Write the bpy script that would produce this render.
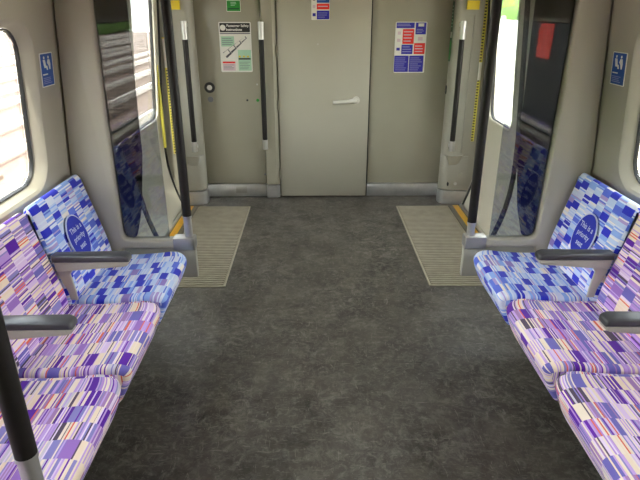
import bpy, bmesh, math, random
from mathutils import Vector, Matrix
random.seed(7)
R = math.radians
for o in list(bpy.data.objects): bpy.data.objects.remove(o)
sc = bpy.context.scene
COL = sc.collection

# ------------------------------------------------------------------ camera, world, sun, exposure
cd = bpy.data.cameras.new('camera'); cam = bpy.data.objects.new('camera', cd); COL.objects.link(cam)
cam.location = (-.08, 0, 1.6)
cam.rotation_euler = (R(90 - 22.8), 0, R(-.627))
cd.sensor_width = 36; cd.lens = 548 / 640 * 36; cd.clip_start = .02; cd.clip_end = 400
sc.camera = cam

w = bpy.data.worlds.new('sky'); sc.world = w; w.use_nodes = True
nt = w.node_tree; nt.nodes.clear()
out = nt.nodes.new('ShaderNodeOutputWorld'); bg = nt.nodes.new('ShaderNodeBackground')
geo = nt.nodes.new('ShaderNodeTexCoord'); sep = nt.nodes.new('ShaderNodeSeparateXYZ'); rmp = nt.nodes.new('ShaderNodeValToRGB')
rmp.color_ramp.elements[0].position = 0; rmp.color_ramp.elements[0].color = (1, .97, .92, 1)
rmp.color_ramp.elements[1].position = .8; rmp.color_ramp.elements[1].color = (.84, .91, 1, 1)
nt.links.new(geo.outputs['Generated'], sep.inputs[0]); nt.links.new(sep.outputs['Z'], rmp.inputs[0])
nt.links.new(rmp.outputs[0], bg.inputs[0]); bg.inputs[1].default_value = 8.5
nt.links.new(bg.outputs[0], out.inputs[0])

sd = bpy.data.lights.new('sun', 'SUN'); sd.energy = 14; sd.angle = R(1.5); sd.color = (1, .93, .8)
sun = bpy.data.objects.new('sun', sd); COL.objects.link(sun); sun.location = (0, -6, 12)
sun.rotation_euler = Vector((.05, .42, -.9)).to_track_quat('-Z', 'Y').to_euler()

vs = sc.view_settings
vs.view_transform = 'Standard'; vs.look = 'None'; vs.gamma = 1; vs.use_curve_mapping = False; vs.exposure = 0.6

# ------------------------------------------------------------------ materials
MATS = {}
def mat(name, col, rough=.5, metal=0, var=.06, vscale=6, bump=0, bscale=200, spec=.5, emit=None, estr=0, coat=0):
    m = bpy.data.materials.new(name); m.use_nodes = True
    t = m.node_tree; b = t.nodes['Principled BSDF']
    b.inputs['Roughness'].default_value = rough; b.inputs['Metallic'].default_value = metal
    b.inputs['Specular IOR Level'].default_value = spec; b.inputs['Coat Weight'].default_value = coat
    tc = t.nodes.new('ShaderNodeTexCoord')
    n = t.nodes.new('ShaderNodeTexNoise'); n.inputs['Scale'].default_value = vscale; n.inputs['Detail'].default_value = 5
    t.links.new(tc.outputs['Object'], n.inputs['Vector'])
    r = t.nodes.new('ShaderNodeValToRGB')
    r.color_ramp.elements[0].position = .3; r.color_ramp.elements[1].position = .7
    r.color_ramp.elements[0].color = (*[c * (1 - var) for c in col], 1); r.color_ramp.elements[1].color = (*[min(1, c * (1 + var)) for c in col], 1)
    t.links.new(n.outputs['Fac'], r.inputs[0]); t.links.new(r.outputs[0], b.inputs['Base Color'])
    if bump:
        n2 = t.nodes.new('ShaderNodeTexNoise'); n2.inputs['Scale'].default_value = bscale
        t.links.new(tc.outputs['Object'], n2.inputs['Vector'])
        bp = t.nodes.new('ShaderNodeBump'); bp.inputs['Strength'].default_value = bump; bp.inputs['Distance'].default_value = .002
        t.links.new(n2.outputs['Fac'], bp.inputs['Height']); t.links.new(bp.outputs[0], b.inputs['Normal'])
    if emit:
        b.inputs['Emission Color'].default_value = (*emit, 1); b.inputs['Emission Strength'].default_value = estr
    MATS[name] = m; return m

def s2l(r, g, b):
    f = lambda c: (c / 255 / 12.92) if c <= 10 else ((c / 255 + .055) / 1.055) ** 2.4
    return (f(r), f(g), f(b))

mat('panel', s2l(163, 160, 147), .42, var=.03, vscale=3, bump=.05)
mat('end_panel', s2l(166, 162, 145), .27, var=.03, vscale=3, bump=.05)
mat('end_door', s2l(178, 174, 158), .3, var=.02, vscale=3, bump=.04)
mat('cream', s2l(171, 165, 149), .40, var=.03, vscale=2.5, bump=.04)
mat('door_cream', s2l(205, 200, 184), .4, var=.03)
mat('ceiling', s2l(176, 170, 154), .6, var=.03)
mat('steel', (.70, .70, .70), .36, .85, var=.12, vscale=9)
mat('bright_steel', (.58, .57, .55), .35, .8, var=.04, vscale=30)
mat('black_grip', (.012, .010, .009), .45, var=.15, vscale=60, bump=.1, spec=.3)
mat('handle_grey', s2l(218, 215, 206), .3, 0, var=.03)
mat('bracket_steel', (.42, .41, .39), .42, .8, var=.05)
mat('rubber', (.012, .012, .012), .5, var=.1)
mat('dark_plastic', (.03, .03, .032), .45, var=.1)
mat('arm_pad', (.05, .05, .056), .3, var=.1)
mat('arm_body', s2l(176, 172, 158), .4, var=.03)
mat('under_seat', (.03, .03, .03), .7, var=.1)
mat('mat_grey', s2l(128, 120, 103), .75, var=.10, vscale=14)
mat('mat_rib', s2l(166, 158, 140), .7, var=.10, vscale=14)
mat('sill', s2l(105, 100, 88), .5, var=.12, vscale=25)
mat('yellow', s2l(228, 172, 40), .5, var=.08, vscale=20)
mat('hazard_yellow', s2l(234, 222, 96), .45, var=.03)
mat('sign_white', s2l(236, 234, 226), .4, var=.02)
mat('sign_black', (.02, .02, .02), .4)
mat('sign_blue', s2l(20, 80, 165), .4, var=.03)
mat('sign_navy', s2l(40, 34, 165), .4, var=.03)
mat('sign_red', s2l(240, 50, 40), .4, var=.03)
mat('sign_green', s2l(38, 150, 50), .4, var=.03)
mat('sign_dark_green', s2l(20, 84, 50), .4, var=.03)
mat('sign_pale_green', s2l(176, 214, 186), .4, var=.03)
mat('sign_pink', s2l(222, 200, 208), .4, var=.03)
mat('sign_grey', s2l(120, 122, 130), .4, var=.05)
mat('sign_yellow', s2l(232, 206, 40), .4, var=.05)
mat('sign_lilac', s2l(150, 150, 205), .4, var=.05)
mat('badge_blue', s2l(24, 40, 165), .75, var=.08, vscale=120)
mat('thread_white', s2l(190, 196, 225), .8, var=.05)
mat('lamp', (1, 1, 1), .5, emit=(1, .95, .86), estr=.5)
mat('ballast', s2l(116, 94, 82), .9, var=.25, vscale=6)
mat('pale_ground', s2l(214, 204, 180), .9, var=.1, vscale=2)
mat('concrete', s2l(130, 112, 98), .85, var=.12, vscale=3)
mat('rail_steel', s2l(225, 215, 205), .6, 0, var=.05)
mat('hedge', s2l(90, 130, 50), .9, var=.4, vscale=5)
mat('shelter', s2l(50, 52, 58), .6, var=.1)
mat('fence_white', s2l(225, 222, 215), .7, var=.05)

def glass_mat(name, tint, refl, ior=1.5):
    m = bpy.data.materials.new(name); m.use_nodes = True; t = m.node_tree; t.nodes.clear()
    o = t.nodes.new('ShaderNodeOutputMaterial'); mx = t.nodes.new('ShaderNodeMixShader')
    tr = t.nodes.new('ShaderNodeBsdfTransparent'); tr.inputs[0].default_value = (*tint, 1)
    gl = t.nodes.new('ShaderNodeBsdfGlossy'); gl.inputs['Roughness'].default_value = .0; gl.inputs[0].default_value = (1, 1, 1, 1)
    fr = t.nodes.new('ShaderNodeFresnel'); fr.inputs[0].default_value = ior
    mm = t.nodes.new('ShaderNodeMath'); mm.operation = 'MULTIPLY'; mm.inputs[1].default_value = refl
    t.links.new(fr.outputs[0], mm.inputs[0]); t.links.new(mm.outputs[0], mx.inputs[0])
    t.links.new(tr.outputs[0], mx.inputs[1]); t.links.new(gl.outputs[0], mx.inputs[2]); t.links.new(mx.outputs[0], o.inputs[0])
    MATS[name] = m; return m
glass_mat('window_glass', (.93, .95, .94), .6)
glass_mat('screen_glass', (.66, .69, .70), 1.6, 1.5)
mat('smoked', (.012, .013, .016), .6, var=.1, spec=.1)  # near-black, for the sheet added behind the screen glass

# worn vinyl floor
def floor_mat():
    m = bpy.data.materials.new('vinyl_floor'); m.use_nodes = True; t = m.node_tree; b = t.nodes['Principled BSDF']
    tc = t.nodes.new('ShaderNodeTexCoord')
    def noise(scale, det, rough=.6, dist=0, sx=1, sy=1, rot=0):
        mp = t.nodes.new('ShaderNodeMapping'); mp.inputs['Scale'].default_value = (sx, sy, 1); mp.inputs['Rotation'].default_value = (0, 0, rot)
        n = t.nodes.new('ShaderNodeTexNoise'); n.inputs['Scale'].default_value = scale; n.inputs['Detail'].default_value = det
        n.inputs['Roughness'].default_value = rough; n.inputs['Distortion'].default_value = dist
        t.links.new(tc.outputs['Object'], mp.inputs[0]); t.links.new(mp.outputs[0], n.inputs['Vector']); return n.outputs['Fac']
    def ramp(src, p0, p1, c0, c1):
        r = t.nodes.new('ShaderNodeValToRGB'); r.color_ramp.elements[0].position = p0; r.color_ramp.elements[1].position = p1
        r.color_ramp.elements[0].color = (*c0, 1); r.color_ramp.elements[1].color = (*c1, 1); t.links.new(src, r.inputs[0]); return r.outputs[0]
    def mix(f, a, c, mode='MIX'):
        x = t.nodes.new('ShaderNodeMix'); x.data_type = 'RGBA'; x.blend_type = mode
        if isinstance(f, float): x.inputs[0].default_value = f
        else: t.links.new(f, x.inputs[0])
        t.links.new(a, x.inputs[6])
        if isinstance(c, tuple): x.inputs[7].default_value = (*c, 1)
        else: t.links.new(c, x.inputs[7])
        return x.outputs[2]
    K = lambda v: (v, v, v)
    base = ramp(noise(4.5, 12, .74, .6), .34, .68, s2l(46, 42, 36), s2l(96, 90, 81))
    fine = ramp(noise(28, 8, .7, .6), .52, .74, K(0), K(.75))
    c = mix(fine, base, s2l(122, 118, 112))
    scr1 = ramp(noise(12, 5, .6, 1.8, 1, 6, .6), .60, .66, K(0), K(.5))
    c = mix(scr1, c, s2l(140, 135, 127))
    scr2 = ramp(noise(12, 5, .6, 1.6, 6, 1, -.5), .62, .68, K(0), K(.5))
    c = mix(scr2, c, s2l(142, 137, 129))
    speck = ramp(noise(75, 3, .5, .3), .68, .74, K(0), K(.6))
    c = mix(speck, c, s2l(140, 136, 130))
    # scuffed paler in big foot-traffic patches
    big = ramp(noise(1.6, 8, .66, .8), .36, .66, K(.1), K(1)); fin2 = ramp(noise(16, 12, .8, 1.4), .48, .66, K(0), K(.7))
    mm = t.nodes.new('ShaderNodeMath'); mm.operation = 'MULTIPLY'; t.links.new(big, mm.inputs[0]); t.links.new(fin2, mm.inputs[1])
    c = mix(mm.outputs[0], c, s2l(150, 145, 136))
    t.links.new(c, b.inputs['Base Color'])
    rr = ramp(noise(5, 6, .6, .5), .3, .7, K(.36), K(.56)); t.links.new(rr, b.inputs['Roughness'])
    bp = t.nodes.new('ShaderNodeBump'); bp.inputs['Strength'].default_value = .12; bp.inputs['Distance'].default_value = .002
    t.links.new(noise(120, 3), bp.inputs['Height']); t.links.new(bp.outputs[0], b.inputs['Normal'])
    MATS['vinyl_floor'] = m
floor_mat()

# woven moquette: staggered blocks of thin stripes, driven by UV in metres (u across the seat, v along the car)
def moquette(name, accents, cells, strips, share, cw, ch, sw, every, keep):
    m = bpy.data.materials.new(name); m.use_nodes = True; t = m.node_tree; b = t.nodes['Principled BSDF']
    b.inputs['Roughness'].default_value = .85; b.inputs['Specular IOR Level'].default_value = .2
    b.inputs['Sheen Weight'].default_value = .15
    L = t.links.new
    def M(op, a, c=None):
        n = t.nodes.new('ShaderNodeMath'); n.operation = op
        for i, v in enumerate((a, c)):
            if v is None: continue
            if isinstance(v, (int, float)): n.inputs[i].default_value = v
            else: L(v, n.inputs[i])
        return n.outputs[0]
    def WN(x, y, z=0.0):
        cb = t.nodes.new('ShaderNodeCombineXYZ')
        for i, v in enumerate((x, y, z)):
            if isinstance(v, (int, float)): cb.inputs[i].default_value = v
            else: L(v, cb.inputs[i])
        n = t.nodes.new('ShaderNodeTexWhiteNoise'); n.noise_dimensions = '3D'; L(cb.outputs[0], n.inputs[0]); return n.outputs['Value']
    def pal(src, cols):
        r = t.nodes.new('ShaderNodeValToRGB'); r.color_ramp.interpolation = 'CONSTANT'
        tot = sum(c[0] for c in cols); a = 0; e = r.color_ramp.elements
        for i, (wgt, c) in enumerate(cols):
            el = e[i] if i < 2 else e.new(a / tot)
            el.position = a / tot; el.color = (*s2l(*c), 1); a += wgt
        L(src, r.inputs[0]); return r.outputs[0]
    uv = t.nodes.new('ShaderNodeUVMap'); uv.uv_map = 'UVMap'
    sp = t.nodes.new('ShaderNodeSeparateXYZ'); L(uv.outputs[0], sp.inputs[0])
    u, v = sp.outputs[0], sp.outputs[1]
    j = M('FLOOR', M('DIVIDE', v, ch))
    off = M('ADD', M('MULTIPLY', M('MODULO', j, 2), .5), M('MULTIPLY', WN(j, 3.0), .25))
    i = M('FLOOR', M('ADD', M('DIVIDE', u, cw), off))
    k = M('FLOOR', M('DIVIDE', u, sw))
    c1 = pal(WN(i, j, 5.0), cells); c2 = pal(WN(k, j, 9.0), strips)
    acc = M('MULTIPLY', M('LESS_THAN', M('MODULO', M('ADD', i, j), every), .5), M('LESS_THAN', WN(i, j, 33.0), keep))
    acc = M('MULTIPLY', acc, M('GREATER_THAN', WN(k, j, 51.0), .28 if every == 3 and sw < .0058 else .06))
    f = M('LESS_THAN', WN(k, j, 21.0), share)
    x = t.nodes.new('ShaderNodeMix'); x.data_type = 'RGBA'; L(f, x.inputs[0]); L(c1, x.inputs[6]); L(c2, x.inputs[7])
    x2 = t.nodes.new('ShaderNodeMix'); x2.data_type = 'RGBA'; L(acc, x2.inputs[0]); L(x.outputs[2], x2.inputs[6]); L(pal(WN(i, j, 41.0), accents), x2.inputs[7])
    L(x2.outputs[2], b.inputs['Base Color'])
    n = t.nodes.new('ShaderNodeTexNoise'); n.inputs['Scale'].default_value = 900
    tc = t.nodes.new('ShaderNodeTexCoord'); L(tc.outputs['Object'], n.inputs['Vector'])
    bp = t.nodes.new('ShaderNodeBump'); bp.inputs['Strength'].default_value = .25; bp.inputs['Distance'].default_value = .001
    L(n.outputs['Fac'], bp.inputs['Height']); L(bp.outputs[0], b.inputs['Normal'])
    MATS[name] = m
moquette('purple_moquette',
    [(3.2, (90, 26, 160)), (3, (112, 104, 186)), (1.3, (84, 70, 92)), (1.5, (156, 112, 196))],
    [(5, (238, 218, 196)), (4.4, (182, 142, 214)), (2.2, (138, 132, 198)), (3, (222, 196, 230)), (1.4, (166, 126, 182)), (1.2, (206, 198, 212))],
    [(4, (240, 224, 208)), (3, (196, 162, 224)), (1.5, (142, 134, 198)), (1.2, (104, 36, 168)), (1.0, (226, 104, 86)), (.8, (92, 74, 100)), (2, (234, 216, 240))],
    .58, .040, .072, .0048, 3, .85)
moquette('blue_moquette',
    [(6, (42, 50, 192)), (1.5, (88, 108, 214)), (.7, (146, 124, 196))],
    [(4.0, (190, 206, 238)), (3.4, (142, 172, 234)), (1.0, (92, 114, 216)), (1.5, (234, 222, 210)), (2.2, (208, 212, 238)), (.7, (170, 150, 210))],
    [(3.6, (214, 222, 242)), (3.0, (142, 174, 236)), (1.0, (96, 118, 216)), (1.6, (236, 230, 230)), (.7, (174, 156, 212))],
    .5, .034, .062, .0062, 3, .85)

# ------------------------------------------------------------------ mesh helpers
def obj(name, bm, material, parent=None, smooth=True, ang=35):
    bmesh.ops.recalc_face_normals(bm, faces=bm.faces[:])
    me = bpy.data.meshes.new(name); bm.to_mesh(me); bm.free()
    me.materials.append(MATS[material])
    if smooth:
        me.shade_smooth(); me.set_sharp_from_angle(angle=R(ang))
    o = bpy.data.objects.new(name, me); COL.objects.link(o)
    if parent: o.parent = parent
    return o
def thing(name, label, cat, loc=(0, 0, 0), group=None, rot=(0, 0, 0)):
    o = bpy.data.objects.new(name, None); COL.objects.link(o); o.location = loc; o.rotation_euler = rot
    o.empty_display_size = .1
    o['label'] = label; o['category'] = cat
    if group: o['group'] = group
    return o
def tag(o, label, cat, group=None):
    o['label'] = label; o['category'] = cat
    if group: o['group'] = group
    return o
def struct(o, label=None, cat=None):
    o['kind'] = 'structure'
    if label: o['label'] = label
    if cat: o['category'] = cat
    return o
def off(bm, v):            # shift a mesh so it is local to its thing's base
    bmesh.ops.translate(bm, vec=-Vector(v), verts=bm.verts[:]); return bm
def box(x0, x1, y0, y1, z0, z1, bev=0, seg=2, bm=None):
    b = bmesh.new()
    bmesh.ops.create_cube(b, size=1, matrix=Matrix.Translation(((x0 + x1) / 2, (y0 + y1) / 2, (z0 + z1) / 2)) @ Matrix.Diagonal((abs(x1 - x0), abs(y1 - y0), abs(z1 - z0), 1)))
    if bev: bmesh.ops.bevel(b, geom=b.edges[:], offset=bev, segments=seg, affect='EDGES', profile=.5)
    return merge(bm, b)
def merge(bm, b):
    if bm is None: return b
    me = bpy.data.meshes.new('t'); b.to_mesh(me); b.free(); bm.from_mesh(me); bpy.data.meshes.remove(me); return bm
def tube(pts, r, n=14, bm=None, cap=True):
    b = bmesh.new(); pts = [Vector(p) for p in pts]; rings = []
    rs = r if isinstance(r, (list, tuple)) else [r] * len(pts)
    ref = None
    for i, p in enumerate(pts):
        d = (pts[min(i + 1, len(pts) - 1)] - pts[max(i - 1, 0)]).normalized()
        if ref is None:
            ref = d.orthogonal().normalized()
        ref = (ref - d * ref.dot(d)).normalized(); q = d.cross(ref)
        rings.append([b.verts.new(p + (ref * math.cos(a) + q * math.sin(a)) * rs[i]) for a in [2 * math.pi * k / n for k in range(n)]])
    for a, c in zip(rings, rings[1:]):
        for k in range(n): b.faces.new((a[k], a[(k + 1) % n], c[(k + 1) % n], c[k]))
    if cap: b.faces.new(rings[0][::-1]); b.faces.new(rings[-1])
    return merge(bm, b)
def prism(poly, axis, a0, a1, bev=0, seg=2, bm=None):
    """poly of 2-D points; axis 'x' -> (y,z), 'y' -> (x,z), 'z' -> (x,y)"""
    b = bmesh.new()
    P = {'x': lambda p, a: (a, p[0], p[1]), 'y': lambda p, a: (p[0], a, p[1]), 'z': lambda p, a: (p[0], p[1], a)}[axis]
    lo = [b.verts.new(P(p, a0)) for p in poly]; hi = [b.verts.new(P(p, a1)) for p in poly]
    n = len(poly)
    f0 = b.faces.new(lo[::-1]); f1 = b.faces.new(hi)
    for k in range(n): b.faces.new((lo[k], lo[(k + 1) % n], hi[(k + 1) % n], hi[k]))
    bmesh.ops.recalc_face_normals(b, faces=b.faces[:])
    if bev:
        es = list(set(f0.edges[:] + f1.edges[:])); bmesh.ops.bevel(b, geom=es, offset=bev, segments=seg, affect='EDGES', profile=.5)
    return merge(bm, b)
def disc(c, r, axis, h, n=24, rz=None, bm=None):
    """flat cylinder (or ellipse) centred at c, thickness h along axis"""
    rz = rz or r
    ring = [(math.cos(2 * math.pi * k / n) * r, math.sin(2 * math.pi * k / n) * rz) for k in range(n)]
    i = 'xyz'.index(axis); o = [j for j in range(3) if j != i]
    return prism([(c[o[0]] + p[0], c[o[1]] + p[1]) for p in ring], axis, c[i] - h / 2, c[i] + h / 2, bm=bm)
def rrect(a0, a1, b0, b1, r, n=6):
    pts = []
    for (cx, cy, s) in ((a1 - r, b1 - r, 0), (a0 + r, b1 - r, 90), (a0 + r, b0 + r, 180), (a1 - r, b0 + r, 270)):
        for k in range(n + 1):
            a = R(s + 90 * k / n); pts.append((cx + r * math.cos(a), cy + r * math.sin(a)))
    return pts
def interp(prof, z):
    if z <= prof[0][0]: return prof[0][1]
    for (z0, x0), (z1, x1) in zip(prof, prof[1:]):
        if z <= z1: return x0 + (x1 - x0) * (z - z0) / (z1 - z0)
    return prof[-1][1]
LEFT_IN = .02
def wx(z, s): return interp(WALL, z) - (LEFT_IN if s < 0 else 0)
def sheet(bm, prof, s, y0, y1, z0, z1, ny=1):
    """curved wall strip x = s*prof(z)"""
    zs = sorted({z0, z1, *[p[0] for p in prof if z0 < p[0] < z1]})
    rows = [[bm.verts.new((s * interp(prof, z), y0 + (y1 - y0) * k / ny, z)) for k in range(ny + 1)] for z in zs]
    for a, c in zip(rows, rows[1:]):
        for k in range(ny): bm.faces.new((a[k], a[k + 1], c[k + 1], c[k]))
def sheet_hole(bm, prof, s, y0, y1, z0, z1, holes):
    b = bmesh.new(); edges = []
    for loop in [[(y0, z0), (y1, z0), (y1, z1), (y0, z1)]] + holes:
        vs_ = [b.verts.new((0, p[0], p[1])) for p in loop]
        edges += [b.edges.new((vs_[k], vs_[(k + 1) % len(vs_)])) for k in range(len(vs_))]
    bmesh.ops.triangle_fill(b, use_beauty=True, use_dissolve=False, edges=edges)
    for v in b.verts: v.co.x = s * interp(prof, v.co.z)
    merge(bm, b)
def ring_strip(bm, loops, close=True):
    vv = [[bm.verts.new(p) for p in l] for l in loops]; n = len(loops[0])
    for a, c in zip(vv, vv[1:]):
        for k in range(n): bm.faces.new((a[k], a[(k + 1) % n], c[(k + 1) % n], c[k]))

def text_bm(txt, size, bold=0.0, align='CENTER'):
    c = bpy.data.curves.new('t', 'FONT'); c.body = txt; c.size = size; c.align_x = align; c.align_y = 'CENTER'; c.offset = bold; c.resolution_u = 3
    c.space_line = .95
    o = bpy.data.objects.new('t', c); COL.objects.link(o)
    me = bpy.data.meshes.new_from_object(o.evaluated_get(bpy.context.evaluated_depsgraph_get()))
    b = bmesh.new(); b.from_mesh(me); bpy.data.objects.remove(o); bpy.data.curves.remove(c); bpy.data.meshes.remove(me)
    # text lies in xy; stand it up: x stays right, y becomes z, facing -y
    for v in b.verts: v.co = Vector((v.co.x, 0, v.co.y))
    return b

# ------------------------------------------------------------------ the car shell
WALL = [(0, 1.16), (.1, 1.22), (.25, 1.27), (.45, 1.29), (.86, 1.28), (1.86, 1.205), (2.0, 1.15), (2.08, 1.06), (2.13, .92)]
DOOR = [(0, 1.222), (.05, 1.24), (.12, 1.264), (.19, 1.286), (.28, 1.308), (.38, 1.325), (.5, 1.335), (.62, 1.335), (.78, 1.33), (1.86, 1.255), (2.0, 1.24)]
YB, YE, YS = -3.2, 4.855, 2.60       # rear wall, end wall, draught screens
FY0, FY1, FYM = 2.92, 4.56, 3.725   # doorway

f = bmesh.new(); box(-1.30, 1.30, YB, YE + .1, -.06, 0, bm=f)
struct(obj('floor', f, 'vinyl_floor'), 'dark grey scuffed vinyl floor of the carriage', 'floor')
cb = bmesh.new()
cp = [(-.92, 2.13), (-.6, 2.17), (0, 2.19), (.6, 2.17), (.92, 2.13)]
cp = [(-1.26, 2.13)] + cp + [(1.26, 2.13)]
prism(cp + [(1.30, 2.24), (-1.30, 2.24)], 'y', YB, YE + .1, bm=cb)
struct(obj('ceiling', cb, 'ceiling'), 'pale curved carriage ceiling', 'ceiling')
for s in (-1, 1):
    t = thing('ceiling_light', 'long ceiling light strip above the %s seats' % ('left' if s < 0 else 'right'), 'ceiling light', (s * .45, 1, 2.15), 'ceiling light strips')
    obj('housing', box(-.06, .06, YB - .8, 1.2, -.012, .03, .006), 'cream', t)
    obj('diffuser', box(-.045, .045, YB - .75, 1.15, -.022, -.011, .004), 'lamp', t)

WIN = [(.50, 2.33, .905, 1.535), (-1.85, .12, .905, 1.535)]
wn = 0
for s in (-1, 1):
    side = 'left' if s < 0 else 'right'
    b = bmesh.new()
    sheet(b, WALL, s, YB, YS + .02, 0, .86, 1); sheet(b, WALL, s, YB, YS + .02, 1.86, 2.13, 1)
    sheet_hole(b, WALL, s, YB, YS + .02, .86, 1.86, [rrect(w_[0] - .035, w_[1] + .035, w_[2] - .03, w_[3] + .03, .12) for w_ in WIN])
    # vestibule: strip beside the screen, above the doorway, and beyond it
    sheet(b, DOOR, s, YS - .02, FY0, 0, 2.13); sheet(b, DOOR, s, FY1, YE + .05, 0, 2.13); sheet(b, DOOR, s, FY0, FY1, 1.95, 2.13)
    for v in b.verts:
        if s < 0 and v.co.y < YS + .03 and v.co.y not in (YS - .02,): v.co.x += LEFT_IN if v.co.y != FY0 else 0
    wl = struct(obj('wall_' + side, b, 'cream'), 'pale cream inner lining of the %s carriage side' % side, 'wall')
    for (y0, y1, z0, z1) in WIN:
        wn += 1
        X = lambda z, d: s * (wx(z, s) + d)
        fb = bmesh.new()
        la = rrect(y0 - .035, y1 + .035, z0 - .03, z1 + .03, .12)
        l2 = rrect(y0 - .022, y1 + .022, z0 - .018, z1 + .018, .112); lb = rrect(y0, y1, z0, z1, .10)
        ring_strip(fb, [[(X(p[1], 0), *p) for p in la], [(X(p[1], .008), *p) for p in l2], [(X(p[1], .05), *p) for p in lb]])
        wo = struct(obj('window_%d' % wn, fb, 'cream'), 'rounded carriage window with black gasket on the %s side%s' % (side, '' if y1 > 1 else ' behind the camera'), 'window')
        gb = bmesh.new(); li = rrect(y0 + .009, y1 - .009, z0 + .009, z1 - .009, .092)
        ring_strip(gb, [[(X(p[1], .044), *p) for p in lb], [(X(p[1], .042), *p) for p in rrect(y0 + .005, y1 - .005, z0 + .005, z1 - .005, .096)], [(X(p[1], .052), *p) for p in li], [(X(p[1], .060), *p) for p in li]])
        obj('gasket', gb, 'rubber', wo)
        pb = bmesh.new(); pv = [[pb.verts.new((X(p[1], d), *p)) for p in li] for d in (.055, .061)]
        pb.faces.new(pv[0]); pb.faces.new(pv[1][::-1])
        for k in range(len(li)): pb.faces.new((pv[0][k], pv[0][(k + 1) % len(li)], pv[1][(k + 1) % len(li)], pv[1][k]))
        obj('pane', pb, 'window_glass', wo)

# side doors: two leaves each side, curving in towards the sill
dn = 2
for s in (-1, 1):
    side = 'left' if s < 0 else 'right'
    for (y0, y1, wy0, wy1, which) in ((FY0, FYM - .012, 3.03, 3.56, 'nearer'), (FYM + .012, FY1, 3.885, 4.42, 'farther')):
        dn += 1
        b = bmesh.new()
        sheet(b, DOOR, s, y0, y1, 0, .74); sheet(b, DOOR, s, y0, y1, 1.86, 1.97)
        hole = rrect(wy0, wy1, .80, 1.80, .085)
        sheet_hole(b, DOOR, s, y0, y1, .74, 1.86, [hole])
        d = struct(obj('door_%d' % dn, b, 'door_cream'), '%s leaf of the sliding doors on the %s side' % (which, side), 'door')
        X = lambda z, dd: s * (interp(DOOR, z) + dd)
        fb = bmesh.new(); h2 = rrect(wy0 - .022, wy1 + .022, .778, 1.822, .105); h3 = rrect(wy0 + .008, wy1 - .008, .808, 1.792, .077)
        ring_strip(fb, [[(X(p[1], 0), *p) for p in h2], [(X(p[1], -.010), *p) for p in rrect(wy0 - .012, wy1 + .012, .788, 1.812, .095)], [(X(p[1], -.006), *p) for p in hole], [(X(p[1], .03), *p) for p in hole]])
        obj('window_frame', fb, 'door_cream', d)
        gb = bmesh.new(); ring_strip(gb, [[(X(p[1], .006), *p) for p in hole], [(X(p[1], .008), *p) for p in h3], [(X(p[1], .03), *p) for p in h3]])
        obj('gasket', gb, 'rubber', d)
        pb = bmesh.new(); pv = [[pb.verts.new((X(p[1], dd), *p)) for p in hole] for dd in (.016, .022)]
        pb.faces.new(pv[0]); pb.faces.new(pv[1][::-1]); n = len(hole)
        for k in range(n): pb.faces.new((pv[0][k], pv[0][(k + 1) % n], pv[1][(k + 1) % n], pv[1][k]))
        obj('pane', pb, 'window_glass', d)
        ye = y1 - .002 if which == 'nearer' else y0 + .002
        zz = [0.012, .03, .05, .08, .12, .155, .19, .235, .28, .33, .38, .44, .5, .62, .78, 1.3, 1.86, 1.95]
        obj('rubber_seal', tube([(s * (interp(DOOR, z) - .008), ye, z) for z in zz], .013, 8), 'rubber', d)
        # outer edge seal
        yo = y0 + .012 if which == 'nearer' else y1 - .012
        obj('edge_seal', tube([(s * (interp(DOOR, z) - .004), yo, z) for z in zz], .011, 8), 'rubber', d)
    # sill with the yellow safety line
    sl = struct(obj('trim_%d' % (1 if s < 0 else 2), box(s * 1.10, s * 1.23, FY0, FY1, 0, .012, .003), 'sill'), 'grey metal door sill on the %s side' % side, 'door sill')
    obj('safety_line', box(s * 1.135, s * 1.185, FY0 + .01, FY1 - .01, .012, .015, .001), 'yellow', sl)
    obj('sill_rail', box(s * 1.195, s * 1.215, FY0 + .01, FY1 - .01, .012, .03, .004), 'steel', sl)

# rear closing wall (behind the camera)
rb = box(-1.32, 1.32, YB - .06, YB, 0, 2.2)
rw = struct(obj('wall_rear', rb, 'end_panel'), 'grey end wall behind the camera', 'wall')

# ------------------------------------------------------------------ end bulkhead
wb = box(-1.36, 1.36, YE + .03, YE + .09, 0, 2.2)
we = struct(obj('wall_end', wb, 'end_panel'), 'grey bulkhead closing the end of the carriage', 'wall')
obj('panel', box(.405, 1.12, YE, YE + .03, .128, 2.15, .004), 'end_panel', we)
obj('kick_plate', box(.405, 1.12, YE - .003, YE + .03, .004, .121, .003), 'steel', we)
# hinge column between equipment door and cab door
cpl = [(-.515, YE + .03), (-.515, YE - .03), (-.505, YE - .045), (-.47, YE - .05), (-.42, YE - .045), (-.395, YE - .02), (-.395, YE + .03)]
obj('column', prism(cpl, 'z', .128, 2.15), 'end_panel', we)
obj('kick_plate', prism([(p[0] - .0, p[1] - .004) for p in cpl], 'z', .004, .121), 'steel', we)

# cab door
d1 = struct(obj('door_1', box(-.382, .395, YE - .022, YE + .02, .012, 2.02, .005), 'end_door'), 'plain grey cab door in the middle of the end wall', 'door')
for z in (.22, .84, 1.28): obj('hinge', tube([(-.389, YE - .028, z - .045), (-.389, YE - .028, z + .045)], .008, 10), 'end_panel', d1)
obj('seal', box(.3955, .4035, YE - .012, YE + .03, .012, 2.02), 'rubber', d1)
h = thing  # (handle is a part of the door)
hb = bmesh.new(); disc((.285, YE - .027, .878), .032, 'y', .012, bm=hb); disc((.285, YE - .045, .878), .016, 'y', .03, bm=hb)
obj('handle', tube([(.285, YE - .062, .880), (.26, YE - .066, .881), (.20, YE - .066, .872), (.13, YE - .066, .868), (.085, YE - .064, .867)], [.017, .018, .015, .014, .012], 12, bm=hb), 'handle_grey', d1)
obj('screw', disc((-.045, YE - .024, 1.335), .006, 'y', .006, 10), 'bright_steel', d1)

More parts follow.
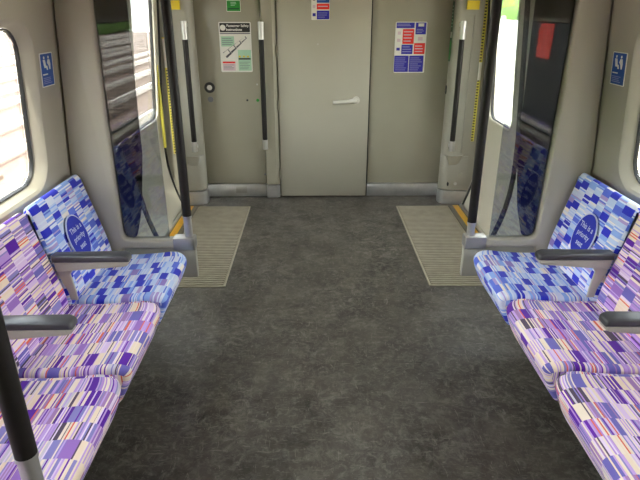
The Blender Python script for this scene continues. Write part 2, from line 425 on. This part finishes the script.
# equipment door left of it
d2 = struct(obj('door_2', box(-1.07, -.52, YE - .008, YE + .02, .128, 2.05, .004), 'end_panel'), 'grey equipment cupboard door with a round lock on the end wall', 'door')
obj('kick_plate', box(-1.07, -.52, YE - .012, YE + .02, .004, .121, .003), 'steel', d2)
obj('kick_plate_label', box(-.80, -.70, YE - .0135, YE - .0115, .04, .10, .0006), 'bright_steel', d2)
lk = obj('lock', disc((-.972, YE - .012, .985), .045, 'y', .012), 'sign_black', d2)
obj('lock_core', disc((-.972, YE - .019, .985), .022, 'y', .006), 'sign_white', lk)
obj('key_plate', disc((-.972, YE - .0095, .885), .024, 'y', .006), 'sign_grey', d2)
obj('green_indicator', disc((-.565, YE - .011, .878), .013, 'y', .008), 'sign_green', d2)
obj('latch', disc((-.655, YE - .011, .878), .009, 'y', .008), 'dark_plastic', d2)
obj('screw', disc((-.565, YE - .011, 1.01), .007, 'y', .008, 10), 'bright_steel', d2)
obj('stud', disc((-.525, YE - .011, .215), .009, 'y', .006), 'sign_grey', d2)

def grab_rail(x, y, yw, z0, z1, label, lower=.08, upper=.13):
    t = thing('grab_rail', label, 'grab rail', (x, y, z0))
    H = z1 - z0
    obj('grip', tube([(0, 0, lower), (0, 0, H - upper)], .0215, 14), 'black_grip', t)
    for za, zb in ((0, lower + .004), (H - upper - .004, H)):
        obj('end_sleeve', tube([(0, 0, za), (0, 0, zb)], .0235, 14), 'bright_steel', t)
    for z in (.03, H - .03):
        obj('bracket', box(-.012, .012, .005, yw - y, z - .014, z + .014, .004), 'steel', t)
    return t
grab_rail(-.507, YE - .10, YE - .045, .47, 1.51, 'black vertical grab rail between the equipment door and the cab door')

# standbacks either side of the end wall
for s in (-1, 1):
    side = 'left' if s < 0 else 'right'
    base = [(1.08, YE + .03), (1.065, YE - .02), (1.035, 4.74), (1.032, 4.70), (1.038, 4.665), (1.055, 4.64), (1.085, 4.628), (1.18, 4.615), (1.275, 4.602), (1.33, 4.60), (1.33, YE + .03)]
    def grow(d):
        return [(s * (p[0] - d), p[1] - (d if p[1] < 4.85 else 0)) for p in base]
    st = struct(obj('trim_%d' % (3 if s < 0 else 4), prism(grow(0), 'z', .132, 2.14), 'panel'), 'grey curved standback beside the doors, %s of the end wall' % side, 'standback')
    obj('kick_plate', prism(grow(.006), 'z', .003, .123), 'steel', st)
    # lower proud part with scooped shelf under the rail
    lp = [(1.028, 4.70), (1.030, 4.66), (1.05, 4.628), (1.085, 4.612), (1.20, 4.60), (1.245, 4.598), (1.25, 4.62), (1.1, 4.66)]
    obj('lower_panel', prism([(s * p[0], p[1]) for p in lp], 'z', .134, .44, .006), 'panel', st)
    lip = bmesh.new(); n = 14
    top = []
    for k in range(n + 1):
        a = math.pi * k / n; top.append((1.125 + .075 * math.cos(a), 4.607 - .045 * math.sin(a)))
    v0 = [lip.verts.new((s * x, y, .452)) for x, y in top]; v1 = [lip.verts.new((s * (1.125 + (x - 1.125) * .92), 4.607 + (y - 4.607) * .8, .43)) for x, y in top]
    v2 = [lip.verts.new((s * (1.125 + (x - 1.125) * .55), 4.608, .36)) for x, y in top]
    vi = [lip.verts.new((s * (1.125 + (x - 1.125) * .8), 4.607 + (y - 4.607) * .75, .450)) for x, y in top]; vb = [lip.verts.new((s * (1.125 + (x - 1.125) * .6), 4.608, .425)) for x, y in top]
    for a, c in ((vb, vi), (vi, v0), (v0, v1), (v1, v2)):
        for k in range(n): lip.faces.new((a[k], a[k + 1], c[k + 1], c[k]))
    obj('scoop', lip, 'panel', st)
    obj('fixing_cap', disc((s * 1.19, 4.597, .27), .028, 'y', .008), 'panel', st)
    if s > 0:
        obj('key_slot', disc((1.09, 4.609, .19), .008, 'y', .008, rz=.018), 'sign_black', st)
        obj('fixing_cap', disc((1.155, 4.604, .195), .014, 'y', .008), 'bright_steel', st)
        obj('door_button', disc((1.0315, 4.72, .98), .014, 'x', .012, rz=.035), 'sign_black', st)
    hz = obj('recess_edge', box(s * 1.178, s * 1.186, 4.607, 4.62, .46, 1.56, .003), 'panel', st)
    grab_rail(s * 1.08, 4.545, 4.63, .50, 1.52, 'black vertical grab rail on the %s standback' % side)
    # yellow and black graduated strip at the door edge
    hs = thing('hazard_strip', 'yellow edge strip with black ticks beside the %s doors' % side, 'warning strip', (s * 1.262, 4.60, .55), 'warning strips')
    if s > 0:
        parts = [(.02, .52), (.66, 1.4)]
    else:
        parts = [(-.08, .62), (.84, .85)]
    for a, c in parts:
        sp_ = obj('yellow_strip', box(-.012, .012, -.004, .003, a, c, .001), 'hazard_yellow', hs)
        tb = bmesh.new(); z = a + .006
        while z < c - .006:
            box(s * -.012, s * .003, -.0052, -.0035, z, z + .0105, bm=tb); z += .023
        tk = obj('tick_marks', tb, 'sign_black', sp_, smooth=False); tk['kind'] = 'stuff'
    a, c = parts[0][1], parts[1][0]
    obj('white_strip', box(-.012, .012, -.004, .003, a, c, .001), 'sign_white', hs)
    tag(obj('warning_label', box(s * 1.11, s * 1.205, 4.594, 4.612, 1.60, 1.665, .001), 'sign_yellow'), 'small yellow warning label on the %s standback above the rail' % side, 'label', 'yellow warning labels')
# solid yellow band standing in for the warning strip's reflection at the left door
tag(obj('door_edge_strip', box(-1.318, -1.30, 4.47, 4.50, .55, 1.2, .001), 'hazard_yellow'), 'plain yellow strip on the left door edge seen through the screen', 'warning strip')

# ------------------------------------------------------------------ signs
def sign(name, label, loc, rotz, w_, h_, back, items, tilt=0, th=.002, cat='sign', group=None):
    """items: (name, x0, x1, z0, z1, material) in fractions of the sign, or (name, cx, cz, size, text, material)"""
    t = thing(name, label, cat, loc, group, (R(tilt), 0, R(rotz)))
    obj('backing', prism([(p[0], p[1]) for p in rrect(0, w_, 0, h_, min(w_, h_) * .04, 3)], 'y', -th, 0), back, t, smooth=False)
    for it in items:
        if isinstance(it[4], str):
            b = text_bm(it[4], it[3], it[6] if len(it) > 6 else 0)
            bmesh.ops.translate(b, vec=(it[1] * w_, -th - .0012, it[2] * h_), verts=b.verts[:])
            obj(it[0], b, it[5], t, smooth=False)
        else:
            lay = it[6] if len(it) > 6 else 1
            obj(it[0], box(it[1] * w_, it[2] * w_, -th - .0005 * lay, -th + .0002, it[3] * h_, it[4] * h_), it[5], t, smooth=False)
    return t
def lines(name, x0, x1, z0, z1, n, m, fill=.45, lay=2, jag=True):
    o = []; st = (z1 - z0) / n
    for k in range(n):
        e = x1 - ((x1 - x0) * random.uniform(0, .35) if jag else 0)
        o.append((name, x0, e, z0 + k * st + st * (1 - fill) / 2, z0 + k * st + st * (1 + fill) / 2, m, lay))
    return o

# passenger safety poster
W_, H_ = .265, .395
it = [('title_band', .03, .97, .80, .98, 'sign_black'), ('rule', .03, .97, .765, .785, 'sign_grey'),
      ('title_text', .59, .925, .0275, 'Passenger Safety', 'sign_white', .0006), ('title_text', .475, .85, .0275, 'Instructions', 'sign_white', .0010),
      ('green_block', .05, .46, .52, .72, 'sign_pale_green'), ('green_block', .56, .97, .03, .45, 'sign_pale_green'), ('pink_block', .06, .46, .03, .17, 'sign_pink'),
      ('red_bar', .06, .46, .18, .215, 'sign_red'), ('dark_bar', .57, .95, .255, .285, 'sign_black', 2)]
it += lines('text_line', .08, .43, .05, .16, 4, 'sign_grey', .3) + lines('text_line', .59, .93, .05, .22, 5, 'sign_grey', .25) + lines('text_line', .08, .43, .54, .70, 4, 'sign_grey', .25)
for k in range(3): it.append(('pictogram', .58 + k * .13, .64 + k * .13, .30, .335, 'sign_yellow', 2))
ps = sign('safety_poster', 'white passenger safety instructions poster with train drawing on the grey cupboard door', (-.862, YE - .009, 1.112), 0, W_, H_, 'sign_white', it)
obj('title_icon', disc((.034, -.0032, .351), .023, 'y', .0012, 20), 'sign_white', ps)
tb = bmesh.new()
for k in range(4):
    c = Vector((.060 + .047 * k, -.0034, .150 + .037 * k)); d = Vector((.8, 0, .6)); q = Vector((-.6, 0, .8)); wd = .027 - .0045 * k
    vs4 = [tb.verts.new(c + d * a + q * e) for a, e in ((-.028, -wd), (.028, -wd + .004), (.028, wd - .004), (-.028, wd))]; tb.faces.new(vs4)
bmesh.ops.solidify(tb, geom=tb.faces[:], thickness=.0008)
tr_ = obj('train_drawing', tb, 'sign_grey', ps, smooth=False)
tb = bmesh.new()
for k in range(4):
    c = Vector((.060 + .047 * k, -.0045, .150 + .037 * k)); d = Vector((.8, 0, .6)); q = Vector((-.6, 0, .8)); wd = (.027 - .0045 * k)
    vs4 = [tb.verts.new(c + d * a + q * e) for a, e in ((-.028, -wd * .35), (.020, -wd * .35), (.020, wd * .8), (-.028, wd * .85))]; tb.faces.new(vs4)
obj('train_roof', tb, 'sign_white', tr_, smooth=False)

# green sign above
sign('exit_notice', 'small green notice above the safety poster', (-.787, YE - .009, 1.585), 0, .115, .085, 'sign_white',
     [('green_panel', .03, .97, .05, .95, 'sign_green')] + lines('text_line', .3, .72, .5, .88, 3, 'sign_pale_green', .4) + [('rule', .1, .9, .2, .32, 'sign_dark_green', 2)])
# door notice
sign('door_notice', 'small blue and red notice high on the cab door', (-.098, YE - .023, 1.522), 0, .15, .235, 'sign_white',
     [('blue_panel', .3, .98, .55, .98, 'sign_blue'), ('blue_panel', .3, .98, .02, .30, 'sign_navy'), ('red_panel', .3, .98, .34, .52, 'sign_red'),
      ('pictogram', .08, .22, .62, .74, 'sign_grey'), ('pictogram', .08, .22, .38, .48, 'sign_pink'), ('pictogram', .07, .24, .12, .22, 'sign_navy')]
     + lines('text_line', .36, .9, .6, .93, 5, 'sign_lilac', .3) + lines('text_line', .36, .9, .40, .47, 1, 'sign_pink', .5) + lines('text_line', .36, .9, .06, .26, 3, 'sign_lilac', .3))
# big rules sign on the right panel
it = [('header_panel', .03, .60, .88, .985, 'sign_navy'), ('header_panel', .64, .97, .76, .985, 'sign_navy'), ('camera_icon', .72, .90, .91, .97, 'sign_white', 2),
      ('red_panel', .24, .60, .575, .86, 'sign_red'), ('blue_panel', .22, .58, .375, .56, 'sign_navy'), ('red_panel', .62, .97, .375, .59, 'sign_red'),
      ('blue_panel', .01, .47, .02, .345, 'sign_navy'), ('blue_panel', .49, .95, .02, .345, 'sign_navy'),
      ('pictogram', .08, .18, .755, .815, 'sign_pink'), ('pictogram', .07, .18, .615, .675, 'sign_pink'), ('pictogram', .06, .17, .445, .50, 'sign_navy'), ('pictogram', .73, .88, .64, .71, 'sign_pink')]
it += lines('text_line', .05, .5, .91, .97, 2, 'sign_lilac', .5) + lines('text_line', .67, .92, .78, .87, 3, 'sign_lilac', .4) + lines('text_line', .27, .57, .60, .84, 4, 'sign_pink', .35)
it += lines('text_line', .25, .55, .40, .54, 3, 'sign_lilac', .35) + lines('text_line', .65, .94, .40, .56, 3, 'sign_pink', .35) + lines('text_line', .04, .44, .04, .32, 7, 'sign_lilac', .3) + lines('text_line', .52, .92, .04, .32, 7, 'sign_lilac', .3)
sign('rules_notice', 'large white blue and red notice on the right end panel', (.598, YE - .001, 1.103), 0, .262, .405, 'sign_white', it)
# green plate on the right standback return
sign('emergency_notice', 'narrow dark green notice on the side of the right standback', (1.0312, 4.73, 1.21), -90, .055, .45, 'sign_dark_green',
     [('white_panel', .15, .85, .40, .50, 'sign_white'), ('green_panel', .1, .9, .03, .36, 'sign_green')] + lines('text_line', .2, .8, .56, .95, 7, 'sign_pale_green', .35), tilt=0)
# priority-seat signs on the side walls
for s in (-1, 1):
    side = 'left' if s < 0 else 'right'
    zc = 1.295; hw = .118; yc = 2.455 if s < 0 else 2.46
    xw = wx(zc, s) - .0012
    t = sign('priority_sign', 'blue priority seat sign on the %s wall above the blue seat' % side, (s * xw, yc - s * -1 * 0 + (-hw / 2 if s < 0 else hw / 2), zc), 90 if s < 0 else -90, hw, .138, 'sign_white',
        [('blue_panel', .05, .95, .03, .97, 'sign_blue'), ('title_line', .12, .5, .35, .39, 'sign_white', 2)] + lines('text_line', .12, .85, .08, .29, 4, 'sign_lilac', .4), tilt=4.3)
    pb = bmesh.new()
    def P(pts): prism([(p[0] * hw, p[1] * .138) for p in pts], 'y', -.0036, -.0024, bm=pb)
    disc((.30 * hw, -.003, .86 * .138), .006, 'y', .0012, 12, bm=pb); disc((.64 * hw, -.003, .86 * .138), .006, 'y', .0012, 12, bm=pb)
    P([(.2, .8), (.36, .8), (.42, .62), (.5, .62), (.54, .5), (.46, .49), (.42, .56), (.28, .56)])
    P([(.58, .8), (.72, .8), (.76, .66), (.74, .5), (.66, .5), (.62, .62), (.52, .7)])
    obj('pictogram', pb, 'sign_white', t, smooth=False)

# ------------------------------------------------------------------ door mats
for s in (-1, 1):
    side = 'left' if s < 0 else 'right'
    t = thing('door_mat', 'light grey ribbed mat inlaid in the floor at the %s doors' % side, 'mat', (s * .868, 3.8, 0), 'ribbed door mats')
    obj('mat_base', box(-.227, .227, -.75, .76, 0.0005, .004, .002), 'mat_grey', t)
    bm = bmesh.new(); y = -.725
    while y < .735:
        box(-.212, .212, y, y + .014, .0035, .0085, bm=bm); y += .028
    r_ = obj('rib', bm, 'mat_rib', t, smooth=False); r_['kind'] = 'stuff'
    bm = bmesh.new()
    for (a, b_, c, d_) in ((-.228, -.216, -.752, .762), (.216, .228, -.752, .762), (-.228, .228, -.752, -.738), (-.228, .228, .748, .762)): box(a, b_, c, d_, 0, .0065, .001, 1, bm=bm)
    obj('border', bm, 'mat_rib', t)

# ------------------------------------------------------------------ draught screens and poles
def poly_round(pts, rad):
    out_ = []
    n = len(pts)
    for i, p in enumerate(pts):
        r = rad.get(i, 0)
        if not r: out_.append(p); continue
        a = Vector(pts[i - 1]) - Vector(p); c = Vector(pts[(i + 1) % n]) - Vector(p); a.normalize(); c.normalize()
        p0, p2 = Vector(p) + a * r, Vector(p) + c * r
        for k in range(7):
            u = k / 6; out_.append(tuple(p0 * (1 - u) ** 2 + Vector(p) * 2 * u * (1 - u) + p2 * u * u))
    return out_
def grab_pole(x, y, z0, zt, label, flange=False):
    t = thing('grab_pole', label, 'grab pole', (x, y, z0))
    obj('grip', tube([(0, 0, zt - z0), (0, 0, 2.155 - z0)], .0225, 18), 'black_grip', t)
    obj('lower_tube', tube([(0, 0, 0), (0, 0, zt - z0 + .004)], .0205, 18), 'bright_steel', t)
    obj('collar', tube([(0, 0, zt - z0 - .006), (0, 0, zt - z0 + .004)], .0235, 18), 'bright_steel', t)
    if flange: obj('flange', tube([(0, 0, 0), (0, 0, .012), (0, 0, .03)], [.045, .045, .024], 18), 'bright_steel', t)
    obj('ceiling_flange', tube([(0, 0, 2.125 - z0), (0, 0, 2.165 - z0)], .034, 18), 'bright_steel', t)
    return t
for s in (-1, 1):
    side = 'left' if s < 0 else 'right'
    t = thing('draught_screen', 'dark glass draught screen with cream frame on the %s of the gangway' % side, 'screen', (s * 1.0, YS, 0), 'draught screens')
    wallp = [(1.215, .29), (1.275, .44), (1.272, .86), (1.198, 1.86), (1.14, 2.0), (1.05, 2.08), (1.03, 2.115)]
    pts = wallp + [(.72, 2.115), (.72, 2.06), (1.0, 2.0), (1.058, 1.93), (1.068, 1.6), (1.078, 1.1), (1.075, .60), (1.06, .533), (.735, .533), (.735, .486), (1.05, .486), (1.12, .29)]
    pts = wallp + [(.72, 2.115), (.72, 2.05), (1.055, 2.03), (1.058, 1.64), (1.075, 1.15), (1.072, .533), (.735, .533), (.735, .486), (1.05, .486), (1.12, .29)]
    L = len(wallp)
    di, dt = (LEFT_IN, -.028) if s < 0 else (0, .006)
    wallp = [(p[0] - di, p[1]) for p in wallp]
    pts = wallp + [(.76, 2.115), (.76, 2.05), (1.055 + dt, 2.03), (1.062 + dt, 1.64), (1.06 + dt / 2, 1.15), (1.052, .522), (.735, .522), (.735, .476), (1.05, .476), (1.12, .29)]
    pts = poly_round(pts, {L + 2: .06, L + 5: .045})
    obj('frame', off(prism([(s * p[0], p[1]) for p in pts], 'y', YS - .034, YS + .034, .012, 3), (s * 1.0, YS, 0)), 'cream', t)
    obj('lower_panel', off(box(s * .69, s * 1.10, YS - .018, YS + .018, .30, .476, .012), (s * 1.0, YS, 0)), 'panel', t)
    gp = poly_round([(1.085, 2.04), (.82, 2.04), (.82, .51), (1.085, .51)], {1: .04})
    obj('pane', off(prism([(s * p[0], p[1]) for p in gp], 'y', YS - .005, YS + .005), (s * 1.0, YS, 0)), 'screen_glass', t, smooth=False)
    sp_ = poly_round([(1.085, 2.04), (.885, 2.04), (.895, 1.5), (.91, .95), (.945, .68), (.99, .52), (1.085, .51)], {4: .05, 5: .03})
    obj('smoked_panel', off(prism([(s * p[0], p[1]) for p in sp_], 'y', YS + .007, YS + .011), (s * 1.0, YS, 0)), 'smoked', t, smooth=False)  # dark sheet added behind the pane so that this zone reads dark
    eb = box(s * .690, s * .80, YS - .036, YS + .036, .466, .532, .008)
    obj('end_bracket', off(eb, (s * 1.0, YS, 0)), 'bracket_steel', t)
    grab_pole(s * .722, YS, .533, .64 if s < 0 else .60, 'black grab pole standing on the end of the %s draught screen' % side)
grab_pole(-.682, .885, 0, .745, 'black grab pole with steel foot in the lower left foreground', True)

# ------------------------------------------------------------------ seats
def slab(profile, y0, y1, r, n=5, uoff=0.0, nose=0.0):
    """closed x-z profile swept along y with rounded ends; UV = (arc length, y)"""
    b = bmesh.new(); uvl = b.loops.layers.uv.new('UVMap')
    # resample / smooth profile
    N = len(profile); nrm = []
    cx = sum(p[0] for p in profile) / N; cz = sum(p[1] for p in profile) / N
    for i in range(N):
        a = Vector(profile[i - 1]); c = Vector(profile[(i + 1) % N]); d = (c - a).normalized(); q = Vector((d.y, -d.x))
        nrm.append(q)
    area = sum(profile[i - 1][0] * profile[i][1] - profile[i][0] * profile[i - 1][1] for i in range(N))
    if area < 0: nrm = [-q for q in nrm]
    arc = [0]
    for i in range(1, N + 1): arc.append(arc[-1] + (Vector(profile[i % N]) - Vector(profile[i - 1])).length)
    secs = []
    for k in range(n + 1):
        a = math.pi / 2 * k / n; secs.append((y0 + r * (1 - math.sin(a)), r * (1 - math.cos(a)))) if False else secs.append((y0 + r * (1 - math.cos(a)), r * (1 - math.sin(a))))
    mid = [(y0 + r + (y1 - y0 - 2 * r) * k / 6, 0) for k in range(1, 6)]
    secs = secs + mid + [(y0 + y1 - y, i_) for y, i_ in secs[::-1]]
    if nose:
        extra = [y1 - nose * (1 - k / 5) for k in range(5)]
        secs = sorted(secs + [(y, 0) for y in extra if y < y1 - r - .001])
    def tuck(x, y):          # rounded front corner at the far end, in plan
        if not nose or y < y1 - nose: return x
        t_ = min(1, (y - (y1 - nose)) / nose); w_ = max(0, min(1, (.86 - x) / .14))
        return x + w_ * nose * .62 * (1 - math.sqrt(max(0, 1 - t_ * t_)))
    rings = [[b.verts.new((tuck(p[0], y) - q.x * ins, y, p[1] - q.y * ins)) for p, q in zip(profile, nrm)] for y, ins in secs]
    for (ra, rb_), (ya, yb) in zip(zip(rings, rings[1:]), zip([x[0] for x in secs], [x[0] for x in secs][1:])):
        for i in range(N):
            j = (i + 1) % N
            f_ = b.faces.new((ra[i], ra[j], rb_[j], rb_[i]))
            for lp, (uu, vv) in zip(f_.loops, ((arc[i], ya), (arc[i + 1], ya), (arc[i + 1], yb), (arc[i], yb))): lp[uvl].uv = (uu + uoff, vv)
    for rg, yy in ((rings[0], y0), (rings[-1], y1)):
        f_ = b.faces.new(rg)
        for lp in f_.loops: lp[uvl].uv = (lp.vert.co.x + uoff, yy + lp.vert.co.z)
    return b
def smooth_profile(pts, it_=2):
    for _ in range(it_):
        o = []
        for i, p in enumerate(pts):
            q = pts[(i + 1) % len(pts)]
            o += [(p[0] * .75 + q[0] * .25, p[1] * .75 + q[1] * .25), (p[0] * .25 + q[0] * .75, p[1] * .25 + q[1] * .75)]
        pts = o
    return pts
CUSH = smooth_profile([(1.15, .375), (1.16, .45), (1.10, .462), (.98, .458), (.85, .468), (.79, .475), (.735, .471), (.710, .452), (.722, .41), (.756, .335), (.780, .313), (.86, .312), (1.0, .34)])
BACK = smooth_profile([(1.235, .44), (1.12, .43), (1.095, .45), (1.10, .52), (1.125, .62), (1.155, .73), (1.178, .81), (1.188, .85), (1.198, .875), (1.212, .883), (1.228, .876), (1.236, .86), (1.24, .74), (1.24, .55)])
SH = smooth_profile([(.84, .322), (.85, .305), (.88, .295), (1.0, .29), (1.20, .28), (1.235, .32), (1.235, .45), (1.17, .45), (1.15, .372), (1.0, .345), (.89, .325)], 1)

def text_on(bm, M): 
    bmesh.ops.transform(bm, matrix=M, verts=bm.verts[:]); return bm
YSEAT = [(2.04, 2.552), (1.535, 2.028), (1.03, 1.523), (.525, 1.018)]
names = ['nearest the glass screen', 'next to the blue seat', 'second along from the blue seat', 'third along from the blue seat']
for s in (-1, 1):
    side = 'left' if s < 0 else 'right'
    for n, (y0, y1) in enumerate(YSEAT):
        blue = n == 0
        m = 'blue_moquette' if blue else 'purple_moquette'
        lab = ('blue checked priority seat beside the %s glass screen' % side) if blue else ('purple striped moquette seat on the %s, %s' % (side, names[n]))
        t = thing('bench_seat', lab, 'seat', (s * 1.0, (y0 + y1) / 2, 0), 'seats along the %s wall' % side)
        o_ = (s * 1.0, (y0 + y1) / 2, 0)
        def mir(b):
            if s < 0: bmesh.ops.scale(b, vec=(-1, 1, 1), verts=b.verts[:])
            return off(b, o_)
        uo = n * .37 + (s + 1) * 1.13
        obj('cushion', mir(slab(CUSH, y0 + .016, y1 + (.016 if n else 0), .020, uoff=uo, nose=.10)), m, t, ang=60)
        bk = obj('backrest', mir(slab(BACK, y0 - .006, y1 - (.006 if n else 0), .034, uoff=uo + .8)), m, t, ang=60)
        obj('seat_shell', mir(prism(SH, 'y', y0 + .008, y1 - .008, .004)), 'under_seat', t)
        if blue:
            yc, zc = (2.262, .668) if s < 0 else (2.262, .665)
            # backrest plane through (1.112,.57) and (1.166,.77)
            ang = math.atan2(.0545, .20)
            xf = 1.138 - .012
            Mx = Matrix.Translation(Vector((s * xf, yc, zc)) - Vector(o_)) @ Matrix.Rotation(R(90 if s < 0 else -90), 4, 'Z') @ Matrix.Rotation(-ang, 4, 'X')
            rim = disc((0, 0, 0), .086, 'y', .004, 40, .106)
            bd = obj('badge', text_on(rim, Mx @ Matrix.Translation((0, .002, 0))), 'thread_white', bk, smooth=False)
            inn = disc((0, 0, 0), .080, 'y', .004, 40, .100)
            obj('badge_field', text_on(inn, Mx @ Matrix.Translation((0, .0005, 0))), 'badge_blue', bk, smooth=False)
            bd.parent = bk
            for k, tx in enumerate(('This is a', 'priority', 'seat')):
                b = text_bm(tx, .035, .0006)
                obj('lettering', text_on(b, Mx @ Matrix.Translation((0, -.0025, .042 - .040 * k))), 'thread_white', bk, smooth=False)
    # armrests between the seats
    for n, y in enumerate((2.028, 1.523)):
        lab = 'black padded armrest on the %s between %s' % (side, 'the blue and purple seats' if n == 0 else 'the two purple seats')
        t = thing('armrest', lab, 'armrest', (s * 1.10, y, .65), 'armrests on the %s' % side)
        o_ = (s * 1.10, y, .65)
        ax = .022 * n
        pad = poly_round([(.828 + ax, .664), (.828 + ax, .684), (.85 + ax, .694), (1.135, .690), (1.135, .662)], {1: .010})
        obj('pad', off(prism([(s * p[0], p[1]) for p in pad], 'y', y - .030, y + .030, .009, 3), o_), 'arm_pad', t)
        body = poly_round([(.834 + ax, .648), (.832 + ax, .666), (1.13, .664), (1.125, .62), (1.08, .624), (.85 + ax, .642)], {0: .006})
        obj('support', off(prism([(s * p[0], p[1]) for p in body], 'y', y - .026, y + .026, .008, 3), o_), 'arm_body', t)
        col = [(1.055, .64), (1.13, .66), (1.13, .60), (1.102, .52), (1.098, .482), (1.068, .482), (1.07, .52), (1.08, .60)]
        obj('upright', off(prism([(s * p[0], p[1]) for p in col], 'y', y - .0055, y + .0055, .002, 1), o_), 'arm_body', t)
    # heater casing under the seats
    hc = struct(obj('trim_%d' % (5 if s < 0 else 6), box(s * 1.12, s * 1.20, .37, YS - .06, 0.001, .29, .01), 'under_seat'), 'dark casing under the %s seats' % side, 'casing')

# ------------------------------------------------------------------ outside
def grow_obj(name, x0, x1, y0, y1, z, m, label, cat):
    return struct(obj(name, box(x0, x1, y0, y1, z - .2, z), m, smooth=False), label, cat)
grow_obj('ground', -60, 60, -80, 80, -1.2, 'ballast', 'stony trackside ground outside', 'ground')
for n, x in enumerate((-3.8, -6.9, -10.2, -13.6, -17.2, -21)):
    nm = ('nearest', 'second', 'third', 'fourth', 'fifth', 'farthest')[n]
    t = thing('railway_track', nm + ' railway track outside the left windows', 'railway track', (x, 0, -1.2), 'railway tracks')
    for dx in (-.72, .72): obj('rail', box(dx - .045, dx + .045, -70, 40, .08, .27), 'rail_steel', t, smooth=False)
    sb = bmesh.new()
    for k in range(100): box(-1.25, 1.25, -60 + k * .7, -59.74 + k * .7, 0, .08, bm=sb)
    sl = obj('sleepers', sb, 'concrete', t, smooth=False); sl['kind'] = 'stuff'
struct(obj('platform', box(-2.9, -1.62, 3.2, 40, -1.2, -.15), 'pale_ground', smooth=False), 'pale platform outside the left doors', 'platform')
struct(obj('station_platform', box(1.62, 6.0, -40, 40, -1.2, -.12), 'pale_ground', smooth=False), 'pale platform outside the right doors', 'platform')
t = thing('lineside_hedge', 'dark hedge beyond the tracks outside the left windows', 'hedge', (-27, -45, -1.2))  # added hedge, hides the bright horizon band mirrored in the left screen
hb = bmesh.new(); bmesh.ops.create_icosphere(hb, subdivisions=5, radius=1)
for v in hb.verts:
    nn = 1 + .10 * math.sin(11 * v.co.x + 23 * v.co.y) * math.cos(7 * v.co.z + 17 * v.co.y)
    v.co = Vector((v.co.x * 2.2 * nn, v.co.y * 60, 3.0 + v.co.z * 3.4 * nn))
obj('foliage', hb, 'hedge', t)
t = thing('hedge', 'green hedge beyond the right platform', 'hedge', (8.6, 25, -1.2))
hb = bmesh.new(); bmesh.ops.create_icosphere(hb, subdivisions=5, radius=1)
for v in hb.verts:
    nn = 1 + .12 * math.sin(9 * v.co.x + 3 * v.co.y) * math.cos(7 * v.co.z + 11 * v.co.y)
    v.co = Vector((v.co.x * 1.5 * nn, v.co.y * 14 * nn, 2.4 + v.co.z * 2.4 * nn))
obj('foliage', hb, 'hedge', t)
t = thing('platform_fence', 'white panel fence along the right platform', 'fence', (5.4, 9, -.12))
for k in range(15):
    obj('post', box(-.05, .05, -6 + k * 2 - .05, -6 + k * 2 + .05, 0, 1.55, .01, 1), 'fence_white', t)
    if k < 14: obj('fence_panel', box(-.02, .02, -6 + k * 2 + .06, -6 + (k + 1) * 2 - .06, .1, 1.45, .005, 1), 'fence_white', t)
t = thing('platform_shelter', 'dark platform shelter wall with red posters outside the right windows', 'shelter', (3.6, -4, -.12))
obj('wall', box(0, .15, -9, 4.2, 0, 3.0, .02), 'shelter', t)
obj('roof', box(-.9, .3, -9.2, 4.4, 3.0, 3.15, .02), 'shelter', t)
for k in range(5): obj('poster', box(-.012, 0, -7.5 + k * 2.4, -6.95 + k * 2.4, 1.0 if k % 2 else .6, 2.0 if k % 2 else 1.1, .003, 1), 'sign_red', t)
